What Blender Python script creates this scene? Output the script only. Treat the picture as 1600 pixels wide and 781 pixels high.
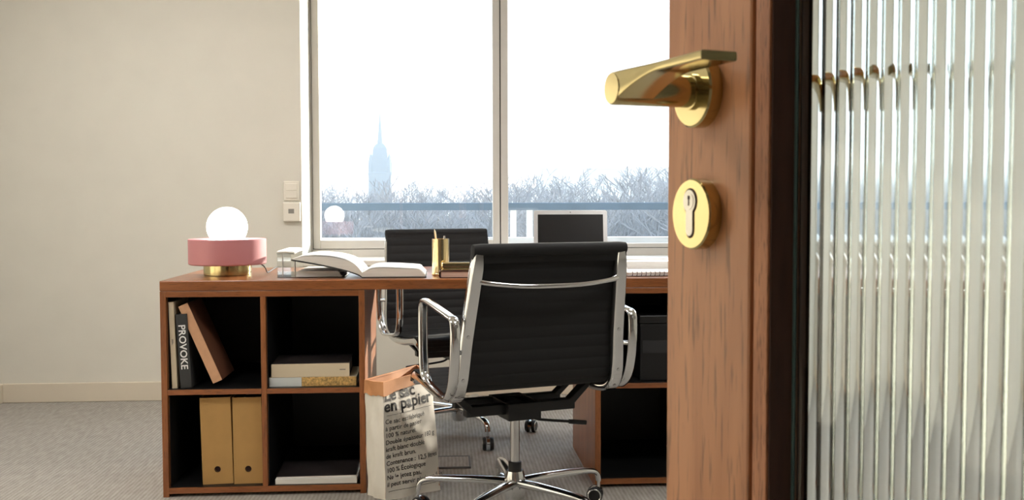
import bpy, bmesh, math, random
from mathutils import Vector, Matrix, noise
PI = math.pi
random.seed(7)
for o in list(bpy.data.objects): bpy.data.objects.remove(o)
S = bpy.context.scene
COL = S.collection

# ------------------------------------------------------------------ camera
FPX, CAMH = 1560.0, 1.0
_y, _p, _r = math.radians(4.03), math.radians(2.62), math.radians(.12)
FW = Vector((math.sin(_y)*math.cos(_p), math.cos(_y)*math.cos(_p), -math.sin(_p)))
RT = Vector((math.cos(_y), -math.sin(_y), 0)); UP = RT.cross(FW)
RT, UP = RT*math.cos(_r) - UP*math.sin(_r), UP*math.cos(_r) + RT*math.sin(_r)
CP = Vector((0, 0, CAMH))
cd = bpy.data.cameras.new('camera'); cam = bpy.data.objects.new('camera', cd); COL.objects.link(cam)
cd.sensor_width = 36; cd.lens = FPX/1600*36; cd.clip_start = .02; cd.clip_end = 3000
cam.matrix_world = Matrix(((RT.x, UP.x, -FW.x, 0), (RT.y, UP.y, -FW.y, 0), (RT.z, UP.z, -FW.z, CAMH), (0, 0, 0, 1)))
cd.dof.use_dof = True; cd.dof.focus_distance = 3.3; cd.dof.aperture_fstop = 22
S.camera = cam

def at(u, v, X=None, Y=None, Z=None):
    """point of the photograph's pixel (u, v) on a known plane of the room"""
    d = FW + RT*((u-800)/FPX) + UP*((390.5-v)/FPX)
    t = X/d.x if X is not None else (Y/d.y if Y is not None else (Z-CAMH)/d.z)
    return CP + d*t

# ------------------------------------------------------------------ light
SUN_AZ, SUN_EL = math.radians(40), math.radians(14.5)
w = bpy.data.worlds.new('world'); S.world = w; w.use_nodes = True
nt = w.node_tree; nt.nodes.clear()
# bright hazy winter sky: nearly white at the horizon, bluer overhead
tc = nt.nodes.new('ShaderNodeTexCoord'); sp = nt.nodes.new('ShaderNodeSeparateXYZ'); nt.links.new(tc.outputs['Generated'], sp.inputs[0])
rp = nt.nodes.new('ShaderNodeValToRGB'); rp.color_ramp.elements[0].position = 0; rp.color_ramp.elements[1].position = .8
rp.color_ramp.elements[0].color = (.90, .95, 1, 1); rp.color_ramp.elements[1].color = (.55, .76, 1, 1)
bg = nt.nodes.new('ShaderNodeBackground'); bg.inputs[1].default_value = 1.6
wo = nt.nodes.new('ShaderNodeOutputWorld')
nt.links.new(sp.outputs['Z'], rp.inputs[0]); nt.links.new(rp.outputs[0], bg.inputs[0]); nt.links.new(bg.outputs[0], wo.inputs[0])
sl = bpy.data.lights.new('sun', 'SUN'); so = bpy.data.objects.new('sun', sl); COL.objects.link(so)
sl.energy = 8.5; sl.color = (1, .92, .80); sl.angle = math.radians(.8)
sd = Vector((math.sin(SUN_AZ)*math.cos(SUN_EL), math.cos(SUN_AZ)*math.cos(SUN_EL), math.sin(SUN_EL)))
so.rotation_euler = sd.to_track_quat('Z', 'Y').to_euler(); so.location = (6, 12, 8)
vs = S.view_settings
vs.view_transform = 'Standard'; vs.look = 'None'; vs.exposure = 1.2; vs.gamma = 1; vs.use_curve_mapping = False

# ------------------------------------------------------------------ materials
def lin(c):
    c = c/255
    return c/12.92 if c <= .04045 else ((c+.055)/1.055)**2.4
def rgb(r, g, b): return (lin(r), lin(g), lin(b), 1)
def mat(name, col, rough=.5, metal=0, var=.08, scale=6, bump=0, bscale=80, stretch=(1, 1, 1), spec=.5, trans=0, ior=1.45, rvar=.1, **kw):
    m = bpy.data.materials.new(name); m.use_nodes = True
    n = m.node_tree.nodes; L = m.node_tree.links; b = n['Principled BSDF']
    tc = n.new('ShaderNodeTexCoord'); mp = n.new('ShaderNodeMapping'); mp.inputs['Scale'].default_value = stretch
    L.new(tc.outputs['Object'], mp.inputs[0])
    nz = n.new('ShaderNodeTexNoise'); nz.inputs['Scale'].default_value = scale; nz.inputs['Detail'].default_value = 4
    L.new(mp.outputs[0], nz.inputs[0])
    rp = n.new('ShaderNodeValToRGB'); rp.color_ramp.elements[0].position = .3; rp.color_ramp.elements[1].position = .7
    rp.color_ramp.elements[0].color = tuple(c*(1-var) for c in col[:3]) + (1,)
    rp.color_ramp.elements[1].color = tuple(min(1, c*(1+var)) for c in col[:3]) + (1,)
    L.new(nz.outputs['Fac'], rp.inputs[0]); L.new(rp.outputs[0], b.inputs['Base Color'])
    mr = n.new('ShaderNodeMapRange'); mr.inputs[3].default_value = max(.0, rough*(1-rvar)); mr.inputs[4].default_value = min(1, rough*(1+rvar))
    L.new(nz.outputs['Fac'], mr.inputs[0]); L.new(mr.outputs[0], b.inputs['Roughness'])
    b.inputs['Metallic'].default_value = metal; b.inputs['IOR'].default_value = ior
    b.inputs['Specular IOR Level'].default_value = spec; b.inputs['Transmission Weight'].default_value = trans
    for k, v in kw.items(): b.inputs[k.replace('_', ' ')].default_value = v
    if bump:
        n2 = n.new('ShaderNodeTexNoise'); n2.inputs['Scale'].default_value = bscale; n2.inputs['Detail'].default_value = 3
        L.new(mp.outputs[0], n2.inputs[0])
        bp = n.new('ShaderNodeBump'); bp.inputs['Strength'].default_value = bump; bp.inputs['Distance'].default_value = .002
        L.new(n2.outputs['Fac'], bp.inputs['Height']); L.new(bp.outputs[0], b.inputs['Normal'])
    return m
def wood(name, dark, light, stretch, rough=.38, pores=.5, coat=.0):
    m = bpy.data.materials.new(name); m.use_nodes = True
    n = m.node_tree.nodes; L = m.node_tree.links; b = n['Principled BSDF']
    tc = n.new('ShaderNodeTexCoord'); mp = n.new('ShaderNodeMapping'); mp.inputs['Scale'].default_value = stretch
    L.new(tc.outputs['Object'], mp.inputs[0])
    a = n.new('ShaderNodeTexNoise'); a.inputs['Scale'].default_value = 3; a.inputs['Detail'].default_value = 6; a.inputs['Distortion'].default_value = .6
    f = n.new('ShaderNodeTexNoise'); f.inputs['Scale'].default_value = 26; f.inputs['Detail'].default_value = 5
    L.new(mp.outputs[0], a.inputs[0]); L.new(mp.outputs[0], f.inputs[0])
    rp = n.new('ShaderNodeValToRGB'); rp.color_ramp.elements[0].position = .25; rp.color_ramp.elements[1].position = .75
    rp.color_ramp.elements[0].color = dark; rp.color_ramp.elements[1].color = light
    L.new(a.outputs['Fac'], rp.inputs[0])
    r2 = n.new('ShaderNodeValToRGB'); r2.color_ramp.elements[0].position = .34; r2.color_ramp.elements[1].position = .46
    r2.color_ramp.elements[0].color = (1-pores,)*3 + (1,); r2.color_ramp.elements[1].color = (1, 1, 1, 1)
    L.new(f.outputs['Fac'], r2.inputs[0])
    mx = n.new('ShaderNodeMix'); mx.data_type = 'RGBA'; mx.blend_type = 'MULTIPLY'; mx.inputs[0].default_value = 1
    L.new(rp.outputs[0], mx.inputs[6]); L.new(r2.outputs[0], mx.inputs[7]); L.new(mx.outputs[2], b.inputs['Base Color'])
    b.inputs['Roughness'].default_value = rough; b.inputs['Coat Weight'].default_value = coat; b.inputs['Coat Roughness'].default_value = .15
    bp = n.new('ShaderNodeBump'); bp.inputs['Strength'].default_value = .15; bp.inputs['Distance'].default_value = .001
    L.new(f.outputs['Fac'], bp.inputs['Height']); L.new(bp.outputs[0], b.inputs['Normal'])
    return m
def thin_glass(name, tint, ior=1.5, rough=0.0, extra=0.0):
    m = bpy.data.materials.new(name); m.use_nodes = True
    n = m.node_tree.nodes; L = m.node_tree.links; n.clear()
    t = n.new('ShaderNodeBsdfTransparent'); t.inputs[0].default_value = tint
    g = n.new('ShaderNodeBsdfGlossy'); g.inputs['Roughness'].default_value = rough
    lw = n.new('ShaderNodeLayerWeight'); lw.inputs[0].default_value = .5
    pw = n.new('ShaderNodeMath'); pw.operation = 'POWER'; pw.inputs[1].default_value = 5; L.new(lw.outputs['Facing'], pw.inputs[0])
    f0 = ((ior-1)/(ior+1))**2 + extra
    ad = n.new('ShaderNodeMath'); ad.operation = 'MULTIPLY_ADD'; ad.use_clamp = True; ad.inputs[1].default_value = 1-f0; ad.inputs[2].default_value = f0
    mx = n.new('ShaderNodeMixShader'); o = n.new('ShaderNodeOutputMaterial')
    L.new(pw.outputs[0], ad.inputs[0]); L.new(ad.outputs[0], mx.inputs[0]); L.new(t.outputs[0], mx.inputs[1]); L.new(g.outputs[0], mx.inputs[2]); L.new(mx.outputs[0], o.inputs[0])
    return m
def emit(name, col, st):
    m = bpy.data.materials.new(name); m.use_nodes = True
    b = m.node_tree.nodes['Principled BSDF']
    b.inputs['Base Color'].default_value = col; b.inputs['Emission Color'].default_value = col; b.inputs['Emission Strength'].default_value = st
    return m
M = {}
M['wall'] = mat('painted_wall', rgb(215, 211, 199), .85, var=.02, bump=.12, bscale=160)
M['ceil'] = mat('ceiling_paint', rgb(232, 228, 220), .9, var=.02)
M['base'] = mat('baseboard_paint', rgb(214, 203, 184), .5, var=.02)
M['desk_x'] = wood('mahogany_long', rgb(118, 66, 32), rgb(164, 100, 55), (1.2, 14, 14), .30, .35, .25)
M['desk_z'] = wood('mahogany_upright', rgb(118, 66, 32), rgb(166, 102, 56), (14, 14, 1.2), .36, .35, .1)
M['door'] = wood('door_teak', rgb(170, 110, 68), rgb(210, 148, 100), (9, 9, .7), .42, .45, .05)
M['bead'] = wood('door_bead', rgb(150, 94, 60), rgb(204, 142, 100), (30, 30, 3), .6, .5)
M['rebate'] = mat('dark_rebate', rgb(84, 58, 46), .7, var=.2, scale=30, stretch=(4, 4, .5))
M['black'] = mat('black_laminate', rgb(24, 24, 25), .42, var=.1)
M['chrome'] = mat('polished_aluminium', rgb(212, 213, 214), .10, 1, var=.03)
M['steel'] = mat('brushed_steel', rgb(196, 196, 196), .24, 1, var=.05)
M['brass'] = mat('polished_brass', rgb(200, 184, 134), .15, 1, var=.05)
M['gold'] = mat('gold_metal', rgb(236, 214, 164), .13, 1, var=.04)
M['mesh'] = mat('black_mesh_fabric', rgb(17, 17, 18), .75, var=.15, scale=200, bump=.3, bscale=900)
M['plastic'] = mat('black_plastic', rgb(22, 22, 23), .4, var=.1)
M['white'] = mat('white_paper', rgb(240, 238, 234), .8, var=.02, bump=.08, bscale=300)
M['pages'] = mat('page_edges', rgb(226, 222, 214), .85, var=.06, scale=8, stretch=(1, 1, 60))
M['pink'] = mat('dusty_pink_lacquer', rgb(190, 126, 130), .45, var=.03)
M['globe'] = emit('opal_globe', (1, .96, .9, 1), 7.0)
M['alu'] = mat('window_aluminium', rgb(200, 196, 190), .45, .0, var=.03)
M['gasket'] = mat('black_gasket', rgb(48, 46, 44), .7)
M['glass'] = thin_glass('window_glass', (.94, .965, .975, 1), 1.5, 0, .012)
M['sill'] = mat('sill_paint', rgb(232, 226, 216), .5, var=.02)
M['switch'] = mat('white_plastic', rgb(226, 220, 206), .4, var=.02)
M['screen'] = mat('dark_screen', rgb(26, 26, 27), .25, var=.05)
M['lapalu'] = mat('laptop_aluminium', rgb(206, 206, 206), .35, .6, var=.02)
M['kraftbox'] = mat('kraft_board', rgb(178, 138, 82), .75, var=.05, scale=20)
M['kraft'] = mat('brown_kraft_paper', rgb(196, 138, 92), .75, var=.08, scale=12, bump=.2, bscale=40)
M['bag'] = mat('white_kraft_paper', rgb(226, 220, 208), .7, var=.03, scale=8, bump=.25, bscale=25)
M['ink'] = mat('black_ink', rgb(38, 36, 36), .7)
M['inkwhite'] = mat('white_ink', rgb(235, 235, 232), .6)
M['inkgrey'] = mat('grey_ink', rgb(120, 112, 104), .7)
M['tan'] = mat('tan_linen', rgb(206, 158, 122), .75, var=.06, scale=40, bump=.15, bscale=300)
M['tancover'] = mat('brown_board', rgb(128, 84, 62), .5, var=.08, scale=8)
M['cream'] = mat('cream_board', rgb(212, 196, 168), .7, var=.04)
M['charcoal'] = mat('charcoal_cloth', rgb(56, 56, 56), .65, var=.08, scale=40)
M['maroon'] = mat('dark_maroon_leather', rgb(58, 26, 24), .45, var=.1)
M['blush'] = mat('blush_pages', rgb(206, 176, 160), .8, var=.05, stretch=(1, 1, 40))
M['acrylic'] = thin_glass('clear_acrylic', (.97, .98, .97, 1), 1.35, .02, .0)
M['pencil'] = mat('pale_pencil', rgb(222, 196, 150), .55)
M['nickel'] = mat('satin_nickel', rgb(224, 220, 210), .35, .8, var=.03)
M['hole'] = mat('dark_hole', rgb(40, 14, 12), .8)
M['grip'] = mat('grip_rubber', rgb(24, 24, 25), .6)
M['photo'] = mat('dark_photo_print', rgb(58, 52, 52), .35, var=.5, scale=9)
def carpet():
    m = bpy.data.materials.new('ribbed_carpet'); m.use_nodes = True
    n = m.node_tree.nodes; L = m.node_tree.links; b = n['Principled BSDF']
    tc = n.new('ShaderNodeTexCoord')
    def nz(scale, det):
        mp = n.new('ShaderNodeMapping'); mp.inputs['Scale'].default_value = scale; L.new(tc.outputs['Object'], mp.inputs[0])
        f = n.new('ShaderNodeTexNoise'); f.inputs['Scale'].default_value = 1; f.inputs['Detail'].default_value = det; L.new(mp.outputs[0], f.inputs[0]); return f.outputs['Fac']
    def mth(op, x, y):
        q = n.new('ShaderNodeMath'); q.operation = op
        for i, v in enumerate((x, y)):
            if hasattr(v, 'name'): L.new(v, q.inputs[i])
            else: q.inputs[i].default_value = v
        return q.outputs[0]
    wv = n.new('ShaderNodeTexWave'); wv.wave_type = 'BANDS'; wv.bands_direction = 'X'; wv.inputs['Scale'].default_value = 22; wv.inputs['Distortion'].default_value = .8; wv.inputs['Detail'].default_value = 1; wv.inputs['Detail Scale'].default_value = .4
    L.new(tc.outputs['Object'], wv.inputs[0])
    h = mth('ADD', mth('MULTIPLY', wv.outputs['Fac'], .16), mth('ADD', mth('MULTIPLY', nz((70, 14, 1), 2), .42), mth('MULTIPLY', nz((420, 160, 1), 2), .42)))
    rp = n.new('ShaderNodeValToRGB'); rp.color_ramp.elements[0].position = .25; rp.color_ramp.elements[1].position = .75
    rp.color_ramp.elements[0].color = rgb(132, 126, 118); rp.color_ramp.elements[1].color = rgb(184, 179, 172)
    L.new(h, rp.inputs[0]); L.new(rp.outputs[0], b.inputs['Base Color']); b.inputs['Roughness'].default_value = .95
    b.inputs['Specular IOR Level'].default_value = .15
    bp = n.new('ShaderNodeBump'); bp.inputs['Strength'].default_value = .5; bp.inputs['Distance'].default_value = .003
    L.new(h, bp.inputs['Height']); L.new(bp.outputs[0], b.inputs['Normal'])
    return m
M['carpet'] = carpet()
def reed_glass():
    m = bpy.data.materials.new('reeded_glass'); m.use_nodes = True
    n = m.node_tree.nodes; L = m.node_tree.links; n.clear()
    g = n.new('ShaderNodeBsdfGlass'); g.inputs['Color'].default_value = (.95, .98, .975, 1); g.inputs['Roughness'].default_value = .0; g.inputs['IOR'].default_value = 1.5
    o = n.new('ShaderNodeOutputMaterial'); L.new(g.outputs[0], o.inputs[0]); return m
M['reed'] = reed_glass()
def cork():
    m = mat('cork_speckle', rgb(196, 158, 96), .6, var=.5, scale=160); return m
M['cork'] = cork()

# ------------------------------------------------------------------ mesh helpers
class MB:
    def __init__(s): s.v = []; s.f = []
    def add(s, vs_, fs_):
        k = len(s.v); s.v += [Vector(p) for p in vs_]; s.f += [tuple(i+k for i in q) for q in fs_]; return s
    def box(s, x0, x1, y0, y1, z0, z1, mtx=None):
        p = [Vector(c) for c in ((x0,y0,z0),(x1,y0,z0),(x1,y1,z0),(x0,y1,z0),(x0,y0,z1),(x1,y0,z1),(x1,y1,z1),(x0,y1,z1))]
        if mtx: p = [mtx @ c for c in p]
        return s.add(p, ((0,3,2,1),(4,5,6,7),(0,1,5,4),(1,2,6,5),(2,3,7,6),(3,0,4,7)))
    def loft(s, loops, close_ends=True, closed=True):
        n = len(loops[0]); vs_ = [p for l in loops for p in l]; fs_ = []
        for i in range(len(loops)-1):
            for j in range(n if closed else n-1):
                a, b = i*n+j, i*n+(j+1) % n
                fs_.append((a, b, b+n, a+n))
        if close_ends:
            fs_.append(tuple(reversed(range(n)))); fs_.append(tuple(range((len(loops)-1)*n, len(loops)*n)))
        return s.add(vs_, fs_)
    def tube(s, pts, r, seg=10, caps=True, flat=1.0, side=None):
        pts = [Vector(p) for p in pts]; N = len(pts); loops = []
        rs = r if isinstance(r, (list, tuple)) else [r]*N
        nrm = None
        for i in range(N):
            t = (pts[min(i+1, N-1)] - pts[max(i-1, 0)]).normalized()
            if nrm is None:
                a = Vector(side) if side else (Vector((0, 0, 1)) if abs(t.z) < .9 else Vector((1, 0, 0)))
                nrm = (a - t*a.dot(t)).normalized()
            else: nrm = (nrm - t*nrm.dot(t)).normalized()
            bn = t.cross(nrm)
            loops.append([pts[i] + (nrm*math.cos(2*PI*k/seg)*flat + bn*math.sin(2*PI*k/seg))*rs[i] for k in range(seg)])
        return s.loft(loops, caps)
    def ring(s, pts, r, seg=10, wid=1.0, ax=(1, 0, 0)):
        """closed tube; cross-section stretched by wid along ax"""
        pts = [Vector(p) for p in pts]; N = len(pts); ax = Vector(ax); vs_ = []; fs_ = []
        for i in range(N):
            t = (pts[(i+1) % N] - pts[i-1]).normalized(); nn = ax.cross(t).normalized()
            vs_ += [pts[i] + nn*math.cos(2*PI*k/seg)*r + ax*math.sin(2*PI*k/seg)*r*wid for k in range(seg)]
        for i in range(N):
            for k in range(seg):
                j = (i+1) % N; l = (k+1) % seg
                fs_.append((i*seg+k, i*seg+l, j*seg+l, j*seg+k))
        return s.add(vs_, fs_)
    def lathe(s, prof, seg=32, mtx=None, caps=True):
        loops = [[Vector((r*math.cos(2*PI*k/seg), r*math.sin(2*PI*k/seg), z)) for k in range(seg)] for r, z in prof]
        if mtx: loops = [[mtx @ p for p in l] for l in loops]
        return s.loft(loops, caps)
    def prism(s, poly, h0, h1, fn):
        """poly 2D extruded from h0 to h1; fn(a, b, h) -> point"""
        return s.loft([[fn(a, b, h0) for a, b in poly], [fn(a, b, h1) for a, b in poly]])
    def build(s, name, m, parent=None, smooth=None, bevel=0, bseg=2):
        me = bpy.data.meshes.new(name); me.from_pydata(s.v, [], s.f)
        bm = bmesh.new(); bm.from_mesh(me); bmesh.ops.recalc_face_normals(bm, faces=bm.faces); bm.to_mesh(me); bm.free()
        me.materials.append(M[m] if isinstance(m, str) else m)
        if smooth:
            me.shade_smooth(); me.set_sharp_from_angle(angle=math.radians(smooth))
        o = bpy.data.objects.new(name, me); COL.objects.link(o)
        if parent: o.parent = parent
        if bevel:
            b = o.modifiers.new('bevel', 'BEVEL'); b.width = bevel; b.segments = bseg; b.limit_method = 'ANGLE'; b.angle_limit = math.radians(40)
            b.harden_normals = False
        return o
def tag(o, label, cat, group=None):
    o['label'] = label; o['category'] = cat
    if group: o['group'] = group
    return o
def struct(o, label=None):
    o['kind'] = 'structure'
    if label: o['label'] = label
    return o
def empty(name, loc=(0, 0, 0), rz=0):
    o = bpy.data.objects.new(name, None); COL.objects.link(o); o.location = loc; o.rotation_euler = (0, 0, rz); o.empty_display_size = .1
    return o
def copy_tree(o, parent=None):
    c = o.copy(); COL.objects.link(c); c.parent = parent
    for ch in list(o.children): copy_tree(ch, c)
    return c
def box(name, m, x0, x1, y0, y1, z0, z1, parent=None, bevel=0, mtx=None):
    return MB().box(x0, x1, y0, y1, z0, z1, mtx).build(name, m, parent, None, bevel)
def spline(pts, n=6, closed=False):
    P = [Vector(p) for p in pts]; out = []; N = len(P)
    for i in range(N if closed else N-1):
        if closed: a, b, c, d = P[i-1], P[i], P[(i+1) % N], P[(i+2) % N]
        else: a, b, c, d = P[max(i-1, 0)], P[i], P[i+1], P[min(i+2, N-1)]
        for k in range(n):
            t = k/n
            out.append(.5*((2*b) + (c-a)*t + (2*a-5*b+4*c-d)*t*t + (3*b-a-3*c+d)*t**3))
    if not closed: out.append(P[-1])
    return out
def text_mesh(body, size, fn, name, m, parent, align='LEFT', bold=0, xs=1.0, cuts=0):
    """flat lettering: fn(a, b) maps the text plane onto the surface"""
    cu = bpy.data.curves.new('t', 'FONT'); cu.body = body; cu.size = size; cu.align_x = align; cu.offset = bold; cu.resolution_u = 3
    ob = bpy.data.objects.new('t', cu); COL.objects.link(ob)
    dg = bpy.context.evaluated_depsgraph_get(); me = bpy.data.meshes.new_from_object(ob.evaluated_get(dg))
    bpy.data.objects.remove(ob); bpy.data.curves.remove(cu)
    for v in me.vertices: v.co = fn(v.co.x*xs, v.co.y)
    me.name = name; me.materials.clear(); me.materials.append(M[m]); o = bpy.data.objects.new(name, me); COL.objects.link(o)
    if parent: o.parent = parent
    return o

# ------------------------------------------------------------------ the setting
XL, XR, YW, YG, ZC = -2.235, 3.2, 5.195, 5.56, 2.55    # left wall, right wall, window wall, window frame, ceiling
YE = -.14                                               # room side of the entry wall
WX0, WX1, WZ0, WZ1 = -.715, 3.05, .712, 2.42            # window opening
struct(box('floor', 'carpet', XL-.1, XR+.1, -1.9, YG+.2, -.06, 0))
struct(box('ceiling', 'ceil', XL-.1, XR+.1, -1.9, YG+.2, ZC, ZC+.1))
wb = MB()
for a in ((XL-.1, WX0, 0, ZC), (WX1, XR+.1, 0, ZC), (WX0, WX1, 0, WZ0-.028), (WX0, WX1, WZ1, ZC)): wb.box(a[0], a[1], YW, YG+.12, a[2], a[3])
struct(wb.build('wall_back', 'wall'))
struct(box('wall_left', 'wall', XL-.1, XL, YE, YW, 0, ZC))
struct(box('wall_right', 'wall', XR, XR+.1, YE, YW, 0, ZC))
DX0, DX1 = -.47, .455
wf = MB()
for a in ((XL-.1, DX0, 0, ZC), (DX1, XR+.1, 0, ZC), (DX0, DX1, 2.1, ZC)): wf.box(a[0], a[1], YE-.12, YE, a[2], a[3])
M['partition'] = mat('taupe_partition', rgb(116, 110, 103), .8, var=.03)
struct(wf.build('wall_front', 'partition'))
struct(box('wall_corridor', 'partition', XL-.1, XR+.1, -2.0, -1.9, 0, ZC))
struct(box('wall_corridor_end', 'wall', XL-.1, XL, -1.9, YE-.12, 0, ZC)); struct(box('wall_corridor_side', 'wall', XR, XR+.1, -1.9, YE-.12, 0, ZC))
def skirting(name, x0, x1, y0, y1):
    prof = MB().box(x0, x1, y0, y1, 0, .098)
    return struct(prof.build(name, 'base', None, None, .004))
skirting('baseboard_back', XL+.014, XR, YW-.014, YW); skirting('baseboard_left', XL, XL+.014, YE, YW)
# sill board
struct(box('trim_1', 'sill', WX0, WX1, YW-.012, YG+.02, WZ0-.028, WZ0, None, .004))
# fixed outer frame and sashes
zf = at(550, 389.5, Y=YG).z          # lower edge of the opening sash
P1 = at(781.5, 200, Y=YG).x          # joint of the first sash
x_s = at(487, 200, Y=YG).x
fx = MB(); fx.box(WX0, x_s, YG, YG+.075, WZ0, WZ1); fx.box(x_s, WX1, YG, YG+.075, WZ0, zf); fx.box(x_s, WX1, YG, YG+.075, WZ1-.04, WZ1); fx.box(WX1-.04, WX1, YG, YG+.075, zf, WZ1-.04)
struct(fx.build('trim_2', 'alu', None, None, .002))
def sash(n, x0, x1, z0, z1, fw, bw):
    """glazed window light with its frame pieces, gasket and pane"""
    e = struct(empty('window_%d' % n, ((x0+x1)/2, YG, z0)), None); c = (x0+x1)/2; h = (x1-x0)/2; H = z1-z0
    g = .003
    for a in ((-h+g, -h+fw), (h-fw, h-g)): box('frame_stile', 'alu', a[0], a[1], -.006, .06, g, H-g, e, .003)
    box('frame_rail', 'alu', -h+fw, h-fw, -.006, .06, g, bw, e, .003); box('frame_rail', 'alu', -h+fw, h-fw, -.006, .06, H-fw, H-g, e, .003)
    gk = MB()
    for a in ((-h, -h+g, 0, H), (h-g, h, 0, H), (-h+g, h-g, 0, g), (-h+g, h-g, H-g, H)): gk.box(a[0], a[1], .002, .05, a[2], a[3])
    gk.build('gasket', 'gasket', e)
    box('pane', 'glass', -h+fw-.004, h-fw+.004, .028, .030, bw-.004, H-fw+.004, e)
    return e
zt = WZ1-.04
sash(1, x_s, P1, zf, zt, .042, .05); sash(2, P1, P1+1.02, zf-.0, zt, .044, .026); sash(3, P1+1.02, P1+1.86, zf, zt, .042, .05); sash(4, P1+1.86, WX1-.04, zf, zt, .044, .026)

# ------------------------------------------------------------------ outside
ground = struct(box('ground', mat('winter_grass', rgb(150, 146, 128), .95, var=.2, scale=.05), -400, 500, 9, 900, -14.2, -14), 'pale winter ground far below the window')
struct(box('balcony_floor', mat('balcony_concrete', rgb(190, 190, 188), .9), -4, 8, YG+.13, 6.85, -.2, -.02))
struct(box('parapet', mat('parapet_concrete', rgb(205, 206, 208), .85), -4, 8, 6.72, 6.85, -.02, .775))
rail = tag(empty('balcony_railing', (0, 6.78, .775)), 'blue-grey flat balcony handrail on white posts above the parapet', 'railing')
zr0, zr1 = at(650, 328.5, Y=6.78).z-.775, at(650, 317, Y=6.78).z-.775
M['railpaint'] = mat('blue_grey_paint', rgb(106, 124, 142), .5); M['postwhite'] = mat('white_paint', rgb(240, 240, 240), .5)
box('handrail', 'railpaint', -4, 8, -.02, .02, zr0, zr1, rail, .004)
for u in (802, 827.5, 1130, 1155):
    x = at(u, 350, Y=6.78).x; box('post', 'postwhite', x-.02, x+.02, -.012, .012, 0, zr0, rail)
for x in (-3.6, -2.2): box('post', 'postwhite', x-.02, x+.02, -.012, .012, 0, zr0, rail)
def tree_mesh(seed, h, spread):
    rnd = random.Random(seed); mb = MB()
    def br(p, d, L, r, lvl):
        n = 3; pts = [p]; rs = [r]
        for i in range(n):
            d = (d + Vector((rnd.uniform(-1, 1), rnd.uniform(-1, 1), rnd.uniform(-.3, .6)))*.16).normalized()
            p = p + d*L/n; pts.append(p); rs.append(max(.026, r*(1-.75*(i+1)/n) if lvl else r*(1-.6*(i+1)/n)))
        mb.tube(pts, rs, 4 if lvl < 2 else 3, False)
        if lvl >= 4: return
        k = (10, 6, 5, 5)[lvl]
        for i in range(k):
            t = rnd.uniform(.3 if lvl == 0 else .2, 1); q = min(int(t*n), n-1); a = pts[q].lerp(pts[q+1], t*n-q)
            ph = rnd.uniform(0, 2*PI); dd = (d*.9 + Vector((math.cos(ph), math.sin(ph), .35))*spread).normalized()
            br(a, dd, L*rnd.uniform(.42, .62), r*(.42 if lvl == 0 else .5), lvl+1)
    br(Vector((0, 0, 0)), Vector((0, 0, 1)), h*.62, h*.013, 0)
    return mb
M['bark'] = mat('winter_bark', rgb(134, 130, 130), .9, var=.2, scale=.6)
protos = []
for i in range(6):
    o = tree_mesh(20+i, 15.5+i*.5, .75+.08*(i % 3)).build('bare_tree', 'bark'); protos.append(o)
rnd = random.Random(3); used = set()
spots = []
for dist, n in ((88, 22), (108, 24), (134, 22)):
    for i in range(n): spots.append((470 + (i+rnd.uniform(.1, .9))*1230/n, dist*rnd.uniform(.93, 1.07)))
for u, dist in spots:
    k = rnd.randrange(6); p = at(u, 320, Y=dist)
    top = (276 if u < 560 else 286) if u < 790 else (270 if u < 900 else 262)
    want = at(u, top + rnd.uniform(-10, 12), Y=dist).z + 14
    o = protos[k] if k not in used else protos[k].copy()
    if k in used: COL.objects.link(o)
    used.add(k)
    zmax = max(v.co.z for v in o.data.vertices); s = want/zmax
    o.location = (p.x, dist, -14); o.scale = (s*1.25, s*1.25, s); o.rotation_euler = (0, 0, rnd.uniform(0, 6.28))
    tag(o, 'bare winter tree with fine branches beyond the balcony railing', 'tree', 'bare trees outside the window')
# winter haze over the park
hz_ = MB().box(-160, 260, 14, 620, -13.9, 60).build('haze', 'stone0' if False else 'black'); hm = bpy.data.materials.new('haze'); hm.use_nodes = True
hm.node_tree.nodes.clear(); hv = hm.node_tree.nodes.new('ShaderNodeVolumeScatter'); hv.inputs['Color'].default_value = (.74, .87, 1, 1); hv.inputs['Density'].default_value = .0017; hv.inputs['Anisotropy'].default_value = 0
ho = hm.node_tree.nodes.new('ShaderNodeOutputMaterial'); hm.node_tree.links.new(hv.outputs[0], ho.inputs['Volume']); hz_.data.materials[0] = hm
hz_['kind'] = 'stuff'; hz_['label'] = 'thin bluish winter haze over the park'; hz_['category'] = 'haze'
# church tower far behind the trees
M['stone'] = mat('pale_stone', rgb(100, 104, 110), .9, var=.08, scale=.3)
cY = 270; cx = at(594.5, 300, Y=cY).x
ct = tag(empty('church_tower', (cx, cY, -14)), 'hazy stone church tower with a tall pointed spire', 'tower')
def zpx(v, Y): return at(594, v, Y=Y).z + 14
def hw(px): return px/2*cY/FPX
zb, z2, z1 = zpx(231, cY), zpx(262, cY), zpx(177, cY)
SQ = ((-1, -1), (1, -1), (1, 1), (-1, 1))
def sq_loft(rows): return MB().loft([[Vector((a*hw(w), b*hw(w), z)) for a, b in SQ] for w, z in rows])
sq_loft(((36, 0), (34, z2-2))).build('shaft', 'stone', ct)
sq_loft(((36, z2-2), (36, z2-1.4), (30, z2-1.2))).build('cornice', 'stone', ct)
sq_loft(((29, z2-1.3), (20, zb), (12, zb+1))).build('belfry', 'stone', ct)
t = MB(); t.lathe([(hw(11), zb-.5), (hw(7.5), zb+.25*(z1-zb)), (.1, z1)], 8); t.build('spire', 'stone', ct)
for sx, sy in SQ:
    t = MB(); t.lathe([(.6, z2-1.4), (.6, z2+1.2), (.03, z2+4)], 6, Matrix.Translation((sx*(hw(34)-.5), sy*(hw(34)-.5), 0))); t.build('pinnacle', 'stone', ct)
bY = 230
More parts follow.
